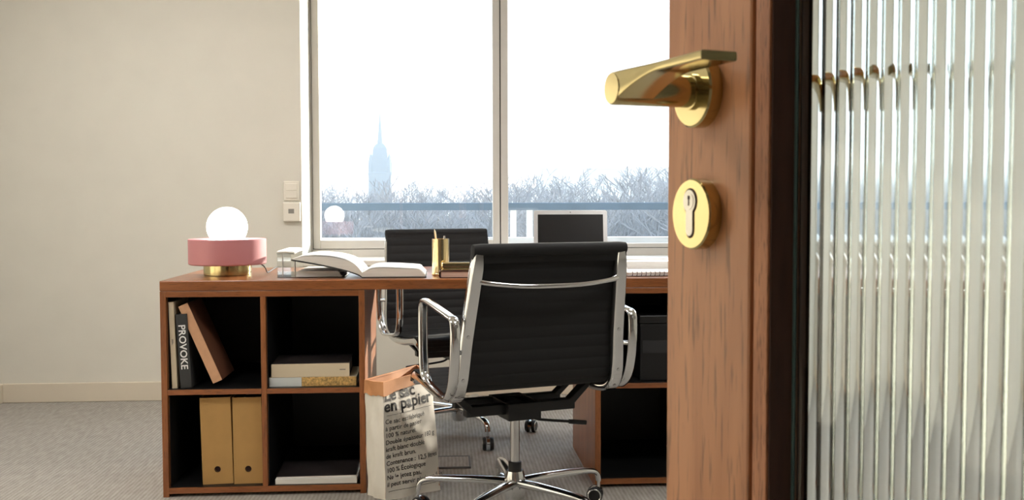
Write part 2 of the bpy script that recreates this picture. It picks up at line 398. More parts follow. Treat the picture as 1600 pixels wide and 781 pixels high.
bx0, bx1 = at(845, 300, Y=bY).x, at(1240, 300, Y=bY).x; bz = at(940, 264, Y=bY).z+14
bd = tag(empty('apartment_block', ((bx0+bx1)/2, bY, -14)), 'long pale flat-roofed apartment block behind the trees', 'building')
hb = (bx1-bx0)/2
M['facade'] = mat('pale_facade', rgb(214, 210, 206), .9, var=.05, scale=.2); M['farpane'] = mat('far_window', rgb(130, 142, 156), .25)
box('facade', 'facade', -hb, hb, 0, 12, 0, bz, bd); box('roof_parapet', 'facade', -hb-.3, hb+.3, -.3, 12.3, bz, bz+.5, bd)
# ------------------------------------------------------------------ desk
YD, ZT = 3.45, .743; XD0, XD1 = -.955, 1.27; DD = .70
dk = tag(empty('desk', ((XD0+XD1)/2, YD, 0)), 'wide reddish wooden desk with open black-lined cubby cabinets at both ends', 'desk')
cx = (XD0+XD1)/2; hd = (XD1-XD0)/2
box('desktop', 'desk_x', -hd, hd, -.002, DD, .708, ZT, dk, .003)
CD = .60; TH = .020; ZB = .020
def cabinet(x0, x1):
    """four open cells with black linings"""
    zs, z9 = .361, .707
    def b(n, m, *a, bev=.0012): return box(n, m, *a, dk, bev)
    b('side_panel', 'desk_z', x0, x0+TH, 0, CD, 0, z9); b('side_panel', 'desk_z', x1-TH, x1, 0, CD, 0, z9)
    b('top_panel', 'desk_x', x0+TH, x1-TH, 0, CD, z9-.02, z9); b('bottom_panel', 'desk_x', x0+TH, x1-TH, 0, CD, .012, .032)
    xm = (x0+x1)/2; b('divider', 'desk_z', xm-.009, xm+.009, .001, CD-.02, .032, z9-.02)
    for a0, a1 in ((x0+TH, xm-.009), (xm+.009, x1-TH)):
        b('shelf', 'desk_x', a0, a1, .001, CD-.02, zs-.009, zs+.009)
        for z0, z1 in ((.032, zs-.009), (zs+.009, z9-.02)):
            l = MB(); g = .0025
            l.box(a0, a0+g, .022, CD-.02, z0, z1); l.box(a1-g, a1, .022, CD-.02, z0, z1)
            l.box(a0, a1, .022, CD-.02, z1-g, z1); l.box(a0, a1, .004, CD-.02, z0, z0+.0015); l.box(a0+g, a1-g, CD-.026, CD-.02, z0, z1)
            l.build('lining', 'black', dk)
    b('back_panel', 'desk_x', x0+TH, x1-TH, CD-.02, CD-.002, .032, z9-.02)
cL0, cL1 = XD0, -.266; cR0, cR1 = .535, XD1
cabinet(cL0-cx, cL1-cx); cabinet(cR0-cx, cR1-cx)
SH = .3716; FLR = .0336     # shelf surface and cabinet floor heights
xmL = (cL0+cL1)/2

# ------------------------------------------------------------------ books
def book(name, label, W, H, T, cover, pages, loc, eul, spine_mat=None, ct=.0025, group=None, cat='book'):
    """spine on the local -y side, standing on z=0; W depth (y), H height (z), T thickness (x)"""
    e = tag(empty(name, loc), label, cat, group); e.rotation_euler = eul
    c = MB(); c.box(0, ct, 0, W, 0, H); c.box(T-ct, T, 0, W, 0, H); c.build('cover', cover, e, None, .0006)
    box('spine', spine_mat or cover, 0, T, -.0025, .0005, 0, H, e, .001)
    box('page_block', pages, ct, T-ct, .001, W-.004, .003, H-.003, e)
    return e
R = math.radians
# cell upper left: thin cream, PROVOKE, tilted tan
p = at(257, 472, Y=YD+.03)
e = book('book', 'thin cream upright book against the side of the cubby', .20, .298, .0175, 'cream', 'pages', (-.924, YD+.022, SH), (0, R(-1.6), 0))
for k in range(3): box('spine_mark', 'inkgrey', .006+.002*k, .0072+.002*k, -.0031, -.0026, .150+.003*k, .170, e)
e = book('book', 'black book with PROVOKE in white capitals on the spine', .19, .255, .038, 'charcoal', 'pages', (-.896, YD+.024, SH), (0, R(-3.0), 0))
text_mesh('PROVOKE', .0345, lambda a, b: Vector((.0075+b*.95, -.0031, .219-a)), 'spine_text', 'inkwhite', e, 'LEFT', .0006, .99)
e = book('book', 'thick tan book leaning steeply in the cubby', .20, .290, .034, 'tancover', 'pages', (-.788, YD+.03, SH+.0135), (R(0), R(-23), R(0)), 'tan')
# file boxes below
def file_box(label, x0, w, tilt):
    e = tag(empty('magazine_file', (x0, YD+.03, FLR)), label, 'file box', 'kraft file boxes in the desk cubby'); e.rotation_euler = (0, tilt, 0)
    hgt = .302; tk = .0025
    f = MB(); n = 28
    out = [(0, 0), (w, 0), (w, hgt), (0, hgt)]; cxh, czh, rh = w*.5, .052, .0085
    ring = [(cxh+rh*math.cos(2*PI*k/n), czh+rh*math.sin(2*PI*k/n)) for k in range(n)]
    # front board with a real finger hole
    def pt(a, y): return Vector((a[0], y, a[1]))
    sq = []
    for k in range(n):
        an = 2*PI*k/n; dx, dz = math.cos(an), math.sin(an); ts = []
        if dx > 1e-6: ts.append((w-cxh)/dx)
        if dx < -1e-6: ts.append(-cxh/dx)
        if dz > 1e-6: ts.append((hgt-czh)/dz)
        if dz < -1e-6: ts.append(-czh/dz)
        t = min(ts); sq.append((cxh+dx*t, czh+dz*t))
    vs_ = [pt(q, 0) for q in ring] + [pt(q, 0) for q in sq] + [pt(q, tk) for q in ring] + [pt(q, tk) for q in sq]; fs_ = []
    for k in range(n):
        l = (k+1) % n; fs_ += [(k, l, n+l, n+k), (2*n+k, 3*n+k, 3*n+l, 2*n+l), (k, 2*n+k, 2*n+l, l), (n+k, n+l, 3*n+l, 3*n+k)]
    # corners of the rectangle
    f.add(vs_, fs_)
    for (X_, Z_) in ((0, 0), (w, 0), (w, hgt), (0, hgt)):
        near = sorted(range(n), key=lambda k: (sq[k][0]-X_)**2+(sq[k][1]-Z_)**2)[:2]
        f.add([pt((X_, Z_), 0), pt(sq[near[0]], 0), pt(sq[near[1]], 0)], [(0, 1, 2)])
    f.build('front_board', 'kraftbox', e)
    s = MB(); s.box(0, tk, tk, .235, 0, hgt); s.box(w-tk, w, tk, .235, 0, hgt); s.box(tk, w-tk, .2325, .235, 0, hgt*.6); s.box(tk, w-tk, tk, .2325, 0, tk); s.build('side_boards', 'kraftbox', e)
    rg = MB(); rg.ring([Vector((cxh+.0095*math.cos(2*PI*k/20), -.0005, czh+.0095*math.sin(2*PI*k/20))) for k in range(20)], .0012, 6, 1, (0, 1, 0)); rg.build('hole_rim', 'hole', e)
    box('hole_backing', 'hole', cxh-.012, cxh+.012, tk+.001, tk+.003, czh-.012, czh+.012, e)
    b_ = MB(); b_.box(tk+.004, w-tk-.004, .02, .225, tk+.001, .27); b_.build('papers', 'pages', e)
file_box('kraft cardboard file box in the middle of the cubby', -.8285, .104, R(-1.3)); file_box('kraft cardboard file box against the divider', -.7220, .0985, R(-.5))
# books lying in the upper right cell: spine towards the room
def flat_book(name, label, x0, x1, z0, T, D, cover, spine, pages, y=.03, rz=0):
    e = tag(empty(name, (x0, YD+y, z0)), label, 'book'); e.rotation_euler = (0, 0, rz); W = x1-x0
    c = MB(); c.box(0, W, 0, D, 0, .0025); c.box(0, W, 0, D, T-.0025, T); c.build('cover', cover, e, None, .0006)
    box('spine', spine, 0, W, -.0025, .0005, 0, T, e, .001); box('page_block', pages, .003, W-.003, .001, D-.003, .0025, T-.0025, e)
    return e
xa, xb = max(-.597, at(417, 600, Y=YD+.03).x), at(557, 600, Y=YD+.03).x
e = flat_book('book', 'flat book with half white, half gold speckled spine, lying on the shelf', xa, xb, SH, .0315, .22, 'cream', 'cork', 'pages')
box('spine_label', mat('pale_blue_board', rgb(206, 210, 208), .6, var=.02), -.0005, (xb-xa)*.37, -.0034, -.0024, .0, .0315, e)
xa, xb = at(424, 580, Y=YD+.03).x, at(546, 580, Y=YD+.03).x
e = flat_book('book', 'thick white book with dark photo cover on top of a speckled book', xa, xb, SH+.0318, .046, .22, 'photo', 'cream', 'pages', .03, R(2))
e.children[1].data.materials[0] = mat('white_spine', rgb(222, 216, 204), .55, var=.02)
box('spine_mark', 'inkgrey', xb-xa-.034, xb-xa-.014, -.0032, -.0026, .0225, .0255, e)
# magazines at the bottom
xa, xb = at(431, 762, Y=YD+.02).x, at(558, 762, Y=YD+.02).x
for k, (T, cov, lab) in enumerate(((.018, 'white', 'thick white brochure lying on the cubby floor, under a dark magazine'), (.005, 'photo', 'thin dark magazine lying on a white brochure in the cubby'))):
    e = tag(empty('magazine', (xa+.002*k, YD+.012+.012*k, FLR+.0005+.0182*k)), lab, 'magazine'); e.rotation_euler = (0, 0, R(-.5+2*k)); W = xb-xa
    box('page_block', 'pages', 0, W-.006*k, 0, .21, 0, T-.0012, e); box('cover', cov, 0, W-.006*k, 0, .21, T-.0012, T, e)
# black document box in the right cabinet
e = tag(empty('document_box', (.70, YD+.02, SH)), 'black storage box with a steel handle on the cabinet shelf', 'box')
box('body', 'plastic', 0, .175, .01, .36, 0, .205, e, .004); box('lid', 'plastic', -.004, .179, .004, .364, .206, .235, e, .004)
box('label_band', mat('dark_grey_band', rgb(46, 46, 48), .4), .01, .165, .0085, .0101, .10, .145, e)
hmb = MB(); hmb.tube(spline([(.105, .004, .262-.03), (.105, -.012, .238), (.15, -.014, .238), (.15, .004, .262-.03)], 5), .003, 8); hmb.build('handle', 'chrome', e, 40)

# ------------------------------------------------------------------ lamp
lp = at(351.5, 430.5, Z=ZT); sc = 1560/(lp-CP).dot(FW)
lam = tag(empty('table_lamp', (lp.x, lp.y+.05, ZT)), 'pink drum table lamp with glowing globe and brass foot', 'lamp')
lo = lam.location; sc = FPX/(Vector(lo)-CP).dot(FW)
hz = lambda v: at(351.5, v, Y=lo.y).z - ZT
r1, r2, rg = 36.5/sc, 59/sc, 31/sc
m_ = MB(); m_.lathe([(r1, 0.0005), (r1, hz(411)+.002)], 48); m_.build('foot', 'brass', lam, 40, .0015)
zb0, zb1 = hz(412.5), hz(373)
m_ = MB(); m_.lathe([(r2-.004, zb0), (r2, zb0+.004), (r2, zb1-.002), (r2-.002, zb1), (rg*1.02, zb1), (rg*.9, zb1-.02)], 64); m_.build('drum', 'pink', lam, 35)
gz = hz(354.5)
m_ = MB(); n = 24; m_.lathe([(max(.0005, rg*math.sin(PI*k/n)), gz-rg*math.cos(PI*k/n)) for k in range(n+1)], 48); m_.build('globe', 'globe', lam, 180)
m_ = MB(); m_.tube(spline([(r2*.6, .05, zb0+.004), (r2*.84, .03, zb0-.004), (r2*.95, .02, zb0-.016), (r2*.96, .06, .004), (r2*.9, .2, .003), (r2*.8, .42, .003)], 6), .0022, 8); m_.build('cable', 'plastic', lam, 60)

# ------------------------------------------------------------------ things on the desk
# acrylic tray with papers
ty = YD+.10; tx0 = at(433, 428, Y=ty).x; tz1 = at(433, 392, Y=ty).z-ZT
tr = tag(empty('letter_tray', (tx0, ty, ZT)), 'clear acrylic letter tray beside the open book', 'tray')
tw, td = .235, .31
a = MB(); a.box(0, tw, 0, td, 0, .003); a.box(0, .003, 0, td, .003, tz1-.012); a.box(0, tw, td-.003, td, .003, tz1-.012); a.build('tray', 'acrylic', tr)
box('rim', M['acrylic'], -.001, .06, -.002, td, tz1-.012, tz1-.006, tr)
m_ = MB(); m_.tube([(.018, .01, .0045), (.018, .01, tz1-.014)], .0022, 8); m_.tube([(.06, .012, .0045), (.06, .012, tz1-.03)], .0028, 8); m_.build('support_rod', 'steel', tr, 60)
e = tag(empty('paper_stack', (tx0+.065, ty+.006, ZT+.0031)), 'white sheets lying in the clear tray', 'paper'); 
for k in range(4): box('sheet_bundle', 'white', .002*k, (.16-.004*k), .001*k, .28, .005*k, .005*k+.0048, e)
e = tag(empty('paper_stack', (tx0, ty-.001, ZT+tz1-.0055)), 'white sheets on the raised rim of the clear tray', 'paper')
s_ = MB(); s_.loft([[Vector((x, y, z+dz)) for x, z in ((0, 0), (.03, .0005), (.062, -.002))] + [Vector((x, y, z+dz+.0045)) for x, z in ((.062, -.002), (.03, .0005), (0, 0))] for y, dz in ((0, 0), (.28, .001))]); s_.build('sheet_bundle', 'white', e)
# open book
by = YD+.06
g0 = at(566, 430, Y=by); L0 = at(457, 402, Y=by); R0 = at(664, 431, Y=by)
ob_ = tag(empty('open_book', (g0.x, by, ZT)), 'thick open book with white pages, one side propped up', 'book')
wl, wr = g0.x-L0.x, R0.x-g0.x; hl = L0.z-ZT
def interp(t, tab):
    for (a0, b0), (a1, b1) in zip(tab, tab[1:]):
        if t <= a1: return b0 + (b1-b0)*(t-a0)/(a1-a0)
    return tab[-1][1]
def half(side, W, rise, T0):
    lo_, hi_ = [], []
    N = 28
    tab = ((0, .012), (.06, .024), (.14, .032), (.25, .035), (.45, .033), (.7, .025), (.85, .017), (.95, .008), (1, .002)) if side < 0 else ((0, .012), (.06, .022), (.14, .029), (.25, .031), (.5, .029), (.9, .025), (.93, .0235), (1, .002))
    for i in range(N+1):
        t = i/N; x = side*W*t
        base = .0045 + rise*(t**.66)
        hump = (interp(max(0, t-.03), tab)+interp(t, tab)+interp(min(1, t+.03), tab))/3
        lo_.append((x, base)); hi_.append((x, base+hump))
    return lo_, hi_
D = .285
for side, W, rise, T0, nm in ((-1, wl, hl-.012, .031, 'left'), (1, wr, 0, .031, 'right')):
    l_, h_ = half(side, W, rise, T0)
    poly = l_ + h_[::-1]
    b_ = MB(); b_.prism(poly, 0, D, lambda a, b, h: Vector((a, h, b))); b_.build('page_block', 'pages', ob_, 30)
    c_ = [(x*1.02, z-.0008) for x, z in l_]; d_ = [(x*1.02, z-.0042) for x, z in l_]
    b_ = MB(); b_.prism(c_ + d_[::-1], -.003, D+.003, lambda a, b, h: Vector((a, h, b))); b_.build('cover', 'charcoal', ob_, 30)
    N = len(h_)
    for q in range(2):   # loose curling leaves
        pg = [(x, z+.0008+.003*q*math.sin(PI*i/(N-1))) for i, (x, z) in enumerate(h_[:-2])]; N_ = len(pg)
        b_ = MB(); b_.prism(pg + [(x, z+.0006) for x, z in pg[::-1]], .002, D-.002, lambda a, b, h: Vector((a, h, b))); b_.build('leaf', 'white', ob_, 40)
# gold pencil cup
cy_ = YD+.17; pc = at(688.5, 424, Y=cy_); rc = 13.2*(pc-CP).dot(FW)/FPX; hc = at(688, 373, Y=cy_).z-ZT
cup = tag(empty('pencil_cup', (pc.x, cy_, ZT)), 'tall gold metal pencil cup on the desk', 'cup')
m_ = MB(); m_.lathe([(rc-.001, 0), (rc, .001), (rc, hc), (rc-.0015, hc), (rc-.0015, .003), (.0005, .003)], 40); m_.build('cup_body', 'gold', cup, 40)
m_ = MB(); m_.lathe([(rc-.0002, .002), (rc+.0012, .0035), (rc+.0012, .0075), (rc-.0002, .009)], 40, None, False); m_.build('foot_ring', 'gold', cup, 60)
pe = tag(empty('pencil', (pc.x-.012, cy_, ZT+.006)), 'pale wooden pencil leaning in the gold cup', 'pencil')
tp = at(679.5, 362, Y=cy_); dz = tp.z-ZT-.006
m_ = MB(); m_.tube([(.012, 0, 0), (tp.x-pc.x+.012, 0, dz)], .0033, 6); m_.build('barrel', 'pencil', pe)
tv = Vector((tp.x-pc.x+.012, 0, dz)); m_ = MB(); m_.tube([tv, tv+Vector((-.002, 0, .009))], [.0033, .0008], 6); m_.build('tip', 'cream', pe)
e = tag(empty('pen', (pc.x+.008, cy_+.01, ZT+.0045)), 'black pen standing in the gold cup', 'pen')
m_ = MB(); m_.tube([(0, 0, 0), (.006, .004, hc-.006)], .004, 10); m_.build('barrel', 'plastic', e, 50); m_ = MB(); m_.tube([(.006, .004, hc-.006), (.0065, .0043, hc+.006)], [.0042, .003], 10); m_.build('cap', 'chrome', e, 50)
ny = YD+.035; n0 = at(685.5, 431, Y=ny); nz1 = at(700, 423.5, Y=ny).z-ZT
e = tag(empty('notebook', (n0.x, ny, ZT)), 'dark maroon notebook with rounded spine and blush page edges', 'notebook'); NT = max(.017, nz1)
prof = [(.006-.006*math.sin(PI*k/8)-.0, NT/2-NT/2*math.cos(PI*k/8)) for k in range(9)]
out = prof + [(.145, NT), (.145, NT-.0025), (.008, NT-.0025)] + [(.0085-.0035*math.sin(PI*k/6), NT/2+(NT/2-.0025)*math.cos(PI*k/6)) for k in range(1, 6)] + [(.008, .0025), (.145, .0025), (.145, 0)]
m_ = MB(); m_.prism(out, 0, .10, lambda a, b, h: Vector((a, h, b))); m_.build('cover', 'maroon', e, 30)
box('page_block', 'blush', .0085, .141, .003, .097, .0026, NT-.0026, e)
# gold stapler on the maroon notebook
sy = YD+.085; s0 = at(690, 424, Y=sy); sz1 = at(720, 409.5, Y=sy).z-ZT-NT
e = tag(empty('stapler', (s0.x, sy, ZT+NT+.0002)), 'slim gold stapler lying on the maroon notebook', 'stapler')
sln = .13
box('base_plate', 'gold', 0, sln, -.017, .017, 0, .004, e, .001); box('magazine_rail', 'gold', .004, sln-.002, -.011, .011, .0045, .010, e, .001)
box('top_arm', 'gold', .0, sln-.006, -.0155, .0155, .0105, max(.019, sz1), e, .004)
# laptop
ly = YD+.62; l0 = at(836, 380, Y=ly).x; l1 = at(948, 380, Y=ly).x
ltop = at(890, 328.5, Y=ly+.05).z-ZT
lt = tag(empty('laptop', ((l0+l1)/2, ly, ZT)), 'open silver laptop with a dark screen', 'laptop'); lt.rotation_euler = (0, 0, R(-4))
hw_ = (l1-l0)/2+.004; LH = ltop/math.cos(R(13))
box('keyboard_base', 'lapalu', -hw_, hw_, -.215, .004, .001, .014, lt, .004)
box('keyboard', 'plastic', -hw_+.02, hw_-.02, -.115, -.02, .0138, .0148, lt); box('trackpad', 'lapalu', -.05, .05, -.20, -.13, .0138, .0145, lt)
tm = Matrix.Translation((0, .0, .014)) @ Matrix.Rotation(R(-13), 4, 'X')
def rrect(w, h0, h1, r, n=6):
    pts = []
    for cx_, cz_, a0 in ((w-r, h1-r, 0), (-w+r, h1-r, 90), (-w+r, h0+r, 180), (w-r, h0+r, 270)):
        pts += [(cx_+r*math.cos(R(a0+90*k/n)), cz_+r*math.sin(R(a0+90*k/n))) for k in range(n+1)]
    return pts
m_ = MB(); m_.prism(rrect(hw_, 0, LH-.014, .010), 0, .006, lambda a, b, h: tm @ Vector((a, h, b))); m_.build('lid', 'lapalu', lt, 35, .001)
m_ = MB(); m_.prism(rrect(hw_-.017, .02, LH-.014-.018, .0012), -.0006, .0004, lambda a, b, h: tm @ Vector((a, h, b))); m_.build('screen', 'screen', lt)
m_ = MB(); m_.lathe([(.002, -.0006), (.002, .0004)], 12, tm @ Matrix.Translation((0, 0, LH-.014-.0085)) @ Matrix.Rotation(R(90), 4, 'X')); m_.build('webcam', 'screen', lt)
# papers and spiral notebook at the right
yy = YD+.262; q0 = at(964, 420, Y=yy).x
e = tag(empty('paper_stack', (q0, yy, ZT)), 'thick stack of white papers near the laptop', 'paper')
for k in range(5): box('sheet_bundle', 'white', .004*math.sin(k*2.1), .30+.004*math.cos(k*1.7), .003*k, .138, .008*k, .008*k+.0078, e)
yy = YD+.045; q0 = at(976, 430, Y=yy).x
e = tag(empty('spiral_notebook', (q0, yy, ZT)), 'spiral-bound notebook with white pages lying by the desk edge', 'notebook'); e.rotation_euler = (0, 0, R(3))
box('cover', 'maroon', .012, .25, 0, .185, 0, .002, e); box('page_block', 'white', .014, .248, .004, .183, .0022, .013, e)
box('top_cover', 'white', .004, .25, .002, .185, .0132, .0146, e)
for k in range(13):
    x = .028+k*.0165; m_ = MB(); m_.ring([Vector((x+.0018*math.sin(2*PI*j/12), .003+.0085*math.cos(2*PI*j/12), .0085+.0085*math.sin(2*PI*j/12))) for j in range(12)], .0012, 5, 1, (1, 0, 0)); m_.build('ring', 'maroon', e, 60)

# ------------------------------------------------------------------ chairs
PROF = [(-.275, .884), (-.262, .82), (-.244, .74), (-.226, .665), (-.212, .60), (-.204, .54), (-.194, .49), (-.168, .452), (-.12, .438), (-.04, .434), (.06, .440), (.15, .452), (.205, .455), (.235, .44), (.245, .415)]
def half_w(z, y): return .225 + (.255-.225)*min(1, max(0, (.884-z)/(.884-.47)))
def make_chair(label, loc, rz, base_rz):
    ch = tag(empty('office_chair', loc, 0), label, 'chair', None); ch.rotation_euler = (0, 0, rz)
    path = spline([(0, y, z) for y, z in PROF], 5); N = len(path)
    def frame(i):
        t = (path[min(i+1, N-1)] - path[max(i-1, 0)]).normalized(); return Vector((0, t.z, -t.y)) * -1   # towards the sitter
    # side rails
    for s in (-1, 1):
        loops = []
        for i in range(N):
            c = path[i]; nn = frame(i); hwid = half_w(c.z, c.y); tp_ = min(1, .45+i*.12) if i < 5 else (1 if i < N-6 else .55+.09*(N-1-i))
            ww, dd_ = .0205*tp_, .014*tp_
            sec = [(-1, -.45), (-.72, -1), (.72, -1), (1, -.45), (1, .6), (.8, 1), (-.8, 1), (-1, .6)]
            loops.append([Vector((s*hwid + a*ww, 0, 0)) + Vector((0, c.y, c.z)) + nn*(b*dd_ - .014) for a, b in sec])
        m_ = MB(); m_.loft(loops); ro = m_.build('side_rail', 'chrome', ch, 50)
        for zz in (.62, .50, .452):
            k = min(range(N//2), key=lambda i: abs(path[i].z-zz)); c = path[k]; nn = frame(k)
            m_ = MB(); p0 = Vector((s*half_w(c.z, c.y), c.y, c.z)) - nn*.0255; m_.tube([p0, p0 - nn*.004], .0055, 10); m_.build('bolt', 'steel', ro, 40)
    # ribbed sling
    top, bot = [], []; arc = 0
    fine = spline([(0, y, z) for y, z in PROF], 22); NF = len(fine); front = []; back = []
    for i in range(NF):
        if i: arc += (fine[i]-fine[i-1]).length
        t = (fine[min(i+1, NF-1)] - fine[max(i-1, 0)]).normalized(); nn = Vector((0, -t.z, t.y))
        rb = .0045*abs(math.sin(PI*arc/.036))**.6
        c = fine[i]; hwid = half_w(c.z, c.y) + .017
        front.append((hwid, c + nn*(.005+rb*.6))); back.append((hwid, c + nn*(.001-rb*.6) ))
    m_ = MB(); loops = []
    XS = (-1, -.98, -.9, -.5, 0, .5, .9, .98, 1)
    for (hf, pf), (hb_, pb) in zip(front, back):
        mid = (pf+pb)/2
        loops.append([Vector((x*hf, *(mid.lerp(pf, 0 if abs(x) == 1 else 1)).yz)) for x in XS] + [Vector((x*hb_, *(mid.lerp(pb, 0 if abs(x) == 1 else 1)).yz)) for x in XS[::-1]])
    m_.loft(loops); m_.build('sling', 'mesh', ch, 60)
    # rolled top and front hems over the rails
    c = path[0]; tp_ = []
    for x in (-1, -.99, -.9, 0, .9, .99, 1):
        tp_.append(Vector((x*.246, c.y-.006, c.z-.014)))
    m_ = MB(); m_.tube(tp_, [.008, .0165, .0185, .0185, .0185, .0165, .008], 16); hem = m_.build('top_roll', 'mesh', ch, 60)
    sl_ = []
    for i in range(1, 5):
        c = path[i]; nn = frame(i); wv = half_w(c.z, c.y)+.017
        sl_.append([Vector((x*wv, c.y, c.z)) + nn*o_ for x, o_ in ((-1, .006), (0, .008), (1, .006), (1.0, -.019), (.975, -.0285+.003*i), (0, -.022+.0035*i), (-.975, -.0285+.003*i), (-1, -.019))])
    m_ = MB(); m_.loft(sl_); m_.build('head_sleeve', 'mesh', ch, 40)
    c = path[-1]; m_ = MB(); m_.tube([Vector((x, c.y, c.z)) for x in (-.255, 0, .255)], .012, 12); m_.build('front_roll', 'mesh', ch, 60)
    # back spreader, bowed away from the sitter
    k = min(range(N//2), key=lambda i: abs(path[i].z-.775)); c = path[k]; wv = half_w(c.z, c.y)
    pts = spline([(-wv+.004, c.y-.014, c.z+.012), (-wv+.035, c.y-.030, c.z+.004), (-.10, c.y-.045, c.z-.006), (0, c.y-.048, c.z-.008), (.10, c.y-.045, c.z-.006), (wv-.035, c.y-.030, c.z+.004), (wv-.004, c.y-.014, c.z+.012)], 6)
    n_ = len(pts); m_ = MB(); m_.tube(pts, [.0085+.0045*(abs(i/(n_-1)-.5)*2)**6 for i in range(n_)], 12); m_.build('back_spreader', 'chrome', ch, 60)
    # arm loops
    for s in (-1, 1):
        x = s*.287
        pts = spline([(x, .055, .662), (x, .045, .697), (x, .008, .703), (x, -.11, .690), (x, -.205, .678), (x, -.243, .668), (x, -.252, .63), (x, -.246, .55), (x, -.228, .485), (x, -.195, .445), (x, -.15, .433), (x, -.03, .447), (x, .02, .458), (x, .046, .49), (x, .055, .56)], 5, True)
        m_ = MB(); m_.ring(pts, .0078, 12, 2.0, (1, 0, 0)); ar = m_.build('armrest', 'chrome', ch, 60)
        for (y, z) in ((-.243, .575), (-.19, .447)):
            m_ = MB(); m_.tube([(x - s*.008, y, z), (s*.262, y+.02, z)], .0075, 10); m_.build('arm_bracket', 'chrome', ar, 60)
        m_ = MB(); m_.tube([(x, -.2515, .655), (x, -.262, .655)], .006, 10); m_.build('screw', 'steel', ar, 50)
    # under-seat spreader and tilt mechanism
    m_ = MB(); m_.box(-.185, .185, -.06, -.025, .345, .378)
    for s in (-1, 1):
        m_.loft([[Vector((s*.165, y, z)) for y, z in ((-.06, .345), (-.025, .345), (-.025, .378), (-.06, .378))], [Vector((s*.232, y, z)) for y, z in ((-.066, .414), (-.019, .414), (-.019, .436), (-.066, .436))]])
    m_.build('seat_spreader', 'plastic', ch, None, .003)
    m_ = MB(); m_.box(-.185, .185, .05, .08, .352, .380)
    for s in (-1, 1): m_.loft([[Vector((s*.165, y, z)) for y, z in ((.05, .352), (.08, .352), (.08, .380), (.05, .380))], [Vector((s*.232, y, z)) for y, z in ((.046, .416), (.084, .416), (.084, .436), (.046, .436))]])
    m_.build('seat_spreader', 'plastic', ch, None, .003)
    tmb = MB(); tmb.box(-.055, .055, -.085, -.079, .328, .382); tmb.box(-.055, .055, .085, .091, .328, .382); tmb.box(-.055, -.049, -.079, .085, .328, .382); tmb.box(.049, .055, -.079, .085, .328, .382); tmb.box(-.049, .049, -.079, .085, .328, .336)
    tmb.box(-.018, .018, -.05, .05, .336, .376)
    mech = tmb.build('tilt_mechanism', 'plastic', ch, None, .002)
    m_ = MB(); m_.tube(spline([(.03, -.03, .336), (.06, -.035, .318), (.10, -.04, .311), (.17, -.05, .303)], 5), .0045, 8); lv = m_.build('height_lever', 'plastic', ch, 60)
    m_ = MB(); m_.tube([(.168, -.0498, .303), (.225, -.058, .296)], .0075, 10); m_.build('grip', 'grip', lv, 50)
    # column and star base
    m_ = MB(); m_.lathe([(.0155, .165), (.0155, .332)], 24); m_.build('gas_column', 'steel', ch, 60)
    m_ = MB(); m_.lathe([(.021, .150), (.021, .178), (.0165, .180)], 24); m_.build('column_collar', 'plastic', ch, 40)
    m_ = MB(); m_.lathe([(.030, .060), (.036, .075), (.036, .118), (.028, .150)], 24); m_.build('hub', 'chrome', ch, 40)
    br_ = base_rz - rz
    for k in range(5):
        an = br_ + 2*PI*k/5; mt = Matrix.Rotation(an, 4, 'Z')
        pts = [Vector(p) for p in ((.02, 0, .112), (.10, 0, .116), (.22, 0, .116), (.285, 0, .112), (.312, 0, .098), (.318, 0, .074))]
        pts = spline(pts, 4); n_ = len(pts)
        m_ = MB(); m_.tube([mt @ p for p in pts], [.024-.011*min(1, i/(n_*.75)) for i in range(n_)], 10, True, .62); m_.build('base_leg', 'chrome', ch, 60)
        # caster: hood, two wheels
        off = mt @ Vector((.318, 0, 0)); sw = random.Random(int(k*7+loc[1]*100)).uniform(0, 2*PI); cm = Matrix.Translation(off) @ Matrix.Rotation(sw, 4, 'Z') @ Matrix.Translation((.012, 0, 0))
        m_ = MB(); m_.tube([cm @ Vector((-.012, 0, .082)), cm @ Vector((-.012, 0, .050))], .0055, 8); prof = [(-.022, .030), (-.024, .046), (-.012, .056), (.006, .054), (.02, .044), (.026, .03)]
        m_.loft([[cm @ Vector((a, y, b)) for a, b in prof] for y in (-.006, .006)]); ca = m_.build('caster', 'chrome', ch, 40)
        for y in (-1, 1):
            m_ = MB(); m_.lathe([(.018, y*.0075), (.0265, y*.0085), (.0275, y*.016), (.0245, y*.022), (.010, y*.0235)], 20, cm @ Matrix.Translation((0, 0, .0275)) @ Matrix.Rotation(PI/2, 4, 'X')); m_.build('wheel', 'plastic', ca, 40)
            m_ = MB(); m_.lathe([(.019, y*.0232), (.0215, y*.0243), (.0235, y*.0228)], 20, cm @ Matrix.Translation((0, 0, .0275)) @ Matrix.Rotation(PI/2, 4, 'X'), False); m_.build('wheel_ring', 'chrome', ca, 60)
    return ch
cam_ang = -math.radians(4.03)
nc = make_chair('black ribbed office chair with polished frame, its back to the doorway', (.230, 3.154, 0), R(18.3), R(28)+cam_ang)
fc = make_chair('black ribbed office chair on the window side of the desk', (.075, 4.33, 0), R(200), R(-66)+cam_ang)

